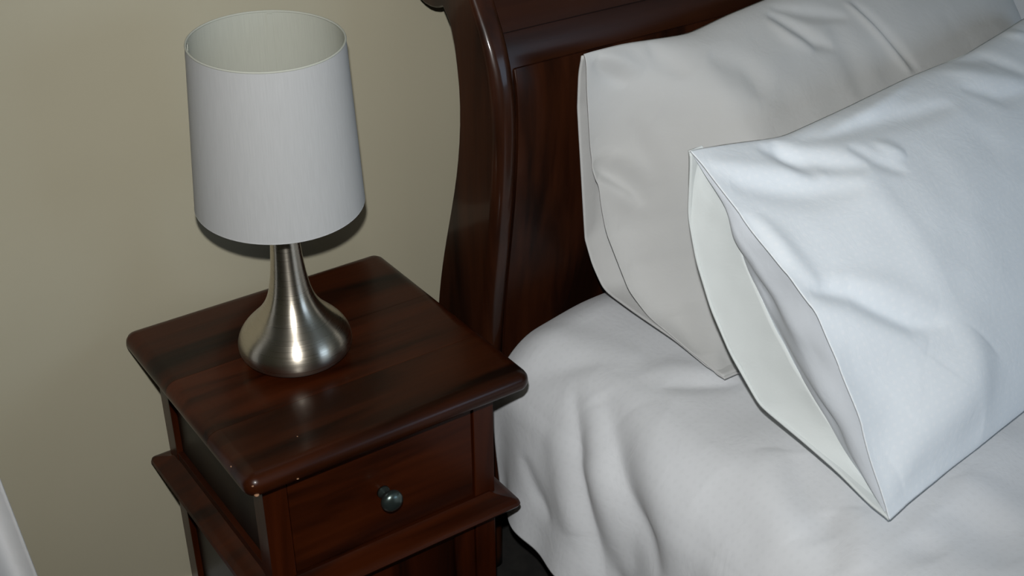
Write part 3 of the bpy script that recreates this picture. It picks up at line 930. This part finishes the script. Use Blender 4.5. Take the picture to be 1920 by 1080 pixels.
# shade
SB, ST = 0.1162, 0.1022
ZB, ZT = 0.8690, 1.1045
def shade_wall(name, rb, rt, mat, flip=False):
    n, k = 128, 24
    t = np.linspace(0, 2 * PI, n + 1)
    h = np.linspace(0, 1, k)
    Tt, Hh = np.meshgrid(t, h, indexing='ij')
    Rr = rb + (rt - rb) * Hh
    G = np.stack([LXc + Rr * np.cos(Tt), LYc + Rr * np.sin(Tt), ZB - 0.6 + (ZT - ZB) * Hh], -1)
    return grid_obj(name, G, mat, None, np.stack([Tt / (2 * PI), Hh], -1))
so = shade_wall('lamp_shade', SB, ST, M['shade'])
si = shade_wall('shade_lining', SB - 0.0018, ST - 0.0018, M['shade_in'])
def ring_pts(r, z, n=72):
    return [(LXc + r * math.cos(2 * PI * k / n), LYc + r * math.sin(2 * PI * k / n), z) for k in range(n)]
bm = bmesh.new()
add_tube(bm, ring_pts(ST - 0.0009, ZT), 0.0015, 8, True)
rt_ = obj('top_rim', bm, M['shade_in'], None, smooth=180)
bm = bmesh.new()
add_tube(bm, ring_pts(SB - 0.0009, ZB), 0.0012, 8, True)
rb_ = obj('bottom_rim', bm, M['shade'], None, smooth=180)
bm = bmesh.new()
add_tube(bm, ring_pts(0.016, LZ + 0.264, 24), 0.0018, 6, True)
for k in range(3):
    a = 2 * PI * k / 3 + 0.4
    ca, sa = math.cos(a), math.sin(a)
    add_tube(bm, [(LXc + 0.016 * ca, LYc + 0.016 * sa, LZ + 0.264), (LXc + 0.07 * ca, LYc + 0.07 * sa, LZ + 0.262), (LXc + 0.1145 * ca, LYc + 0.1145 * sa, LZ + 0.262)], 0.0015, 6)
fit_ = obj('shade_fitter', bm, M['wire'], None, smooth=180)
# the vertical seams of the lining
seams = []
for adeg in (62.0, 150.0):
    a = math.radians(adeg)
    bm = bmesh.new()
    r0, r1 = SB - 0.0030, ST - 0.0030
    da = 0.035
    vs4 = []
    for (r, z) in ((r0, ZB + 0.004), (r1, ZT - 0.003)):
        for q in (-da, da):
            vs4.append((LXc + r * math.cos(a + q), LYc + r * math.sin(a + q), z))
    v = [bm.verts.new(c) for c in (vs4[0], vs4[1], vs4[3], vs4[2])]
    bm.faces.new(v)
    s_ = obj('lining_seam', bm, M['shade_in'])
    md = s_.modifiers.new('t', 'SOLIDIFY'); md.thickness = 0.0012; md.offset = 0
    seams.append(s_)
so.parent = lamp
so.matrix_parent_inverse = lamp.matrix_world.inverted()
so['label'] = 'white fabric drum shade'
si['label'] = 'pale grey-green lining'
for o in [si, rt_, rb_, fit_] + seams:
    o.parent = so
    o.matrix_parent_inverse = lamp.matrix_world.inverted() @ Matrix.Identity(4)
# parents are unrotated; children keep their world coordinates
bpy.context.view_layer.update()
for o in [si, rt_, rb_, fit_] + seams:
    o.matrix_parent_inverse = so.matrix_world.inverted()
# slight lean of the shade on its fitter
piv = Vector((LXc, LYc, ZB))
tilt = Matrix.Translation(piv) @ Matrix.Rotation(math.radians(3.3), 4, R_) @ Matrix.Rotation(math.radians(1.6), 4, Vector((F_.x, F_.y, 0)).normalized()) @ Matrix.Translation(-piv)
so.matrix_world = tilt @ so.matrix_world

# ------------------------------------------------------------ curtain at the far left
K, Zc = np.meshgrid(np.linspace(0, 1, 160), np.linspace(0.02, 2.2, 120), indexing='ij')
fl_ = smooth01((0.9 - Zc) / 0.9) * 0.02
xr = -0.211 - 0.0875 * (Zc - 0.272).clip(-1, 0.6)
xc = -0.75 + K * (xr + 0.75)
yc = -0.035 - 0.022 * np.sin(K * 44 + 0.4 * np.sin(Zc * 3)) * (0.7 + 0.3 * np.cos(Zc)) - 0.012
G = np.stack([xc, yc, Zc - 0.6], -1)
cu = grid_obj('curtain', G, M['curtain'], None, np.stack([K * 1.2, Zc], -1), thick=0.003)
tag(cu, 'white curtain hanging by the wall, its edge showing in the lower left corner', 'curtain')
bm = bmesh.new()
add_tube(bm, [(-0.80, -0.045, 2.21), (-0.20, -0.045, 2.21)], 0.012, 12)
add_tube(bm, [(-0.76, -0.045, 2.21), (-0.76, WY, 2.21)], 0.007, 8)
add_tube(bm, [(-0.24, -0.045, 2.21), (-0.24, WY, 2.21)], 0.007, 8)
cr_ = tag(obj('curtain_rod', bm, M['wire'], None, smooth=60), 'slim white rod on the wall carrying the white curtain', 'curtain rod')
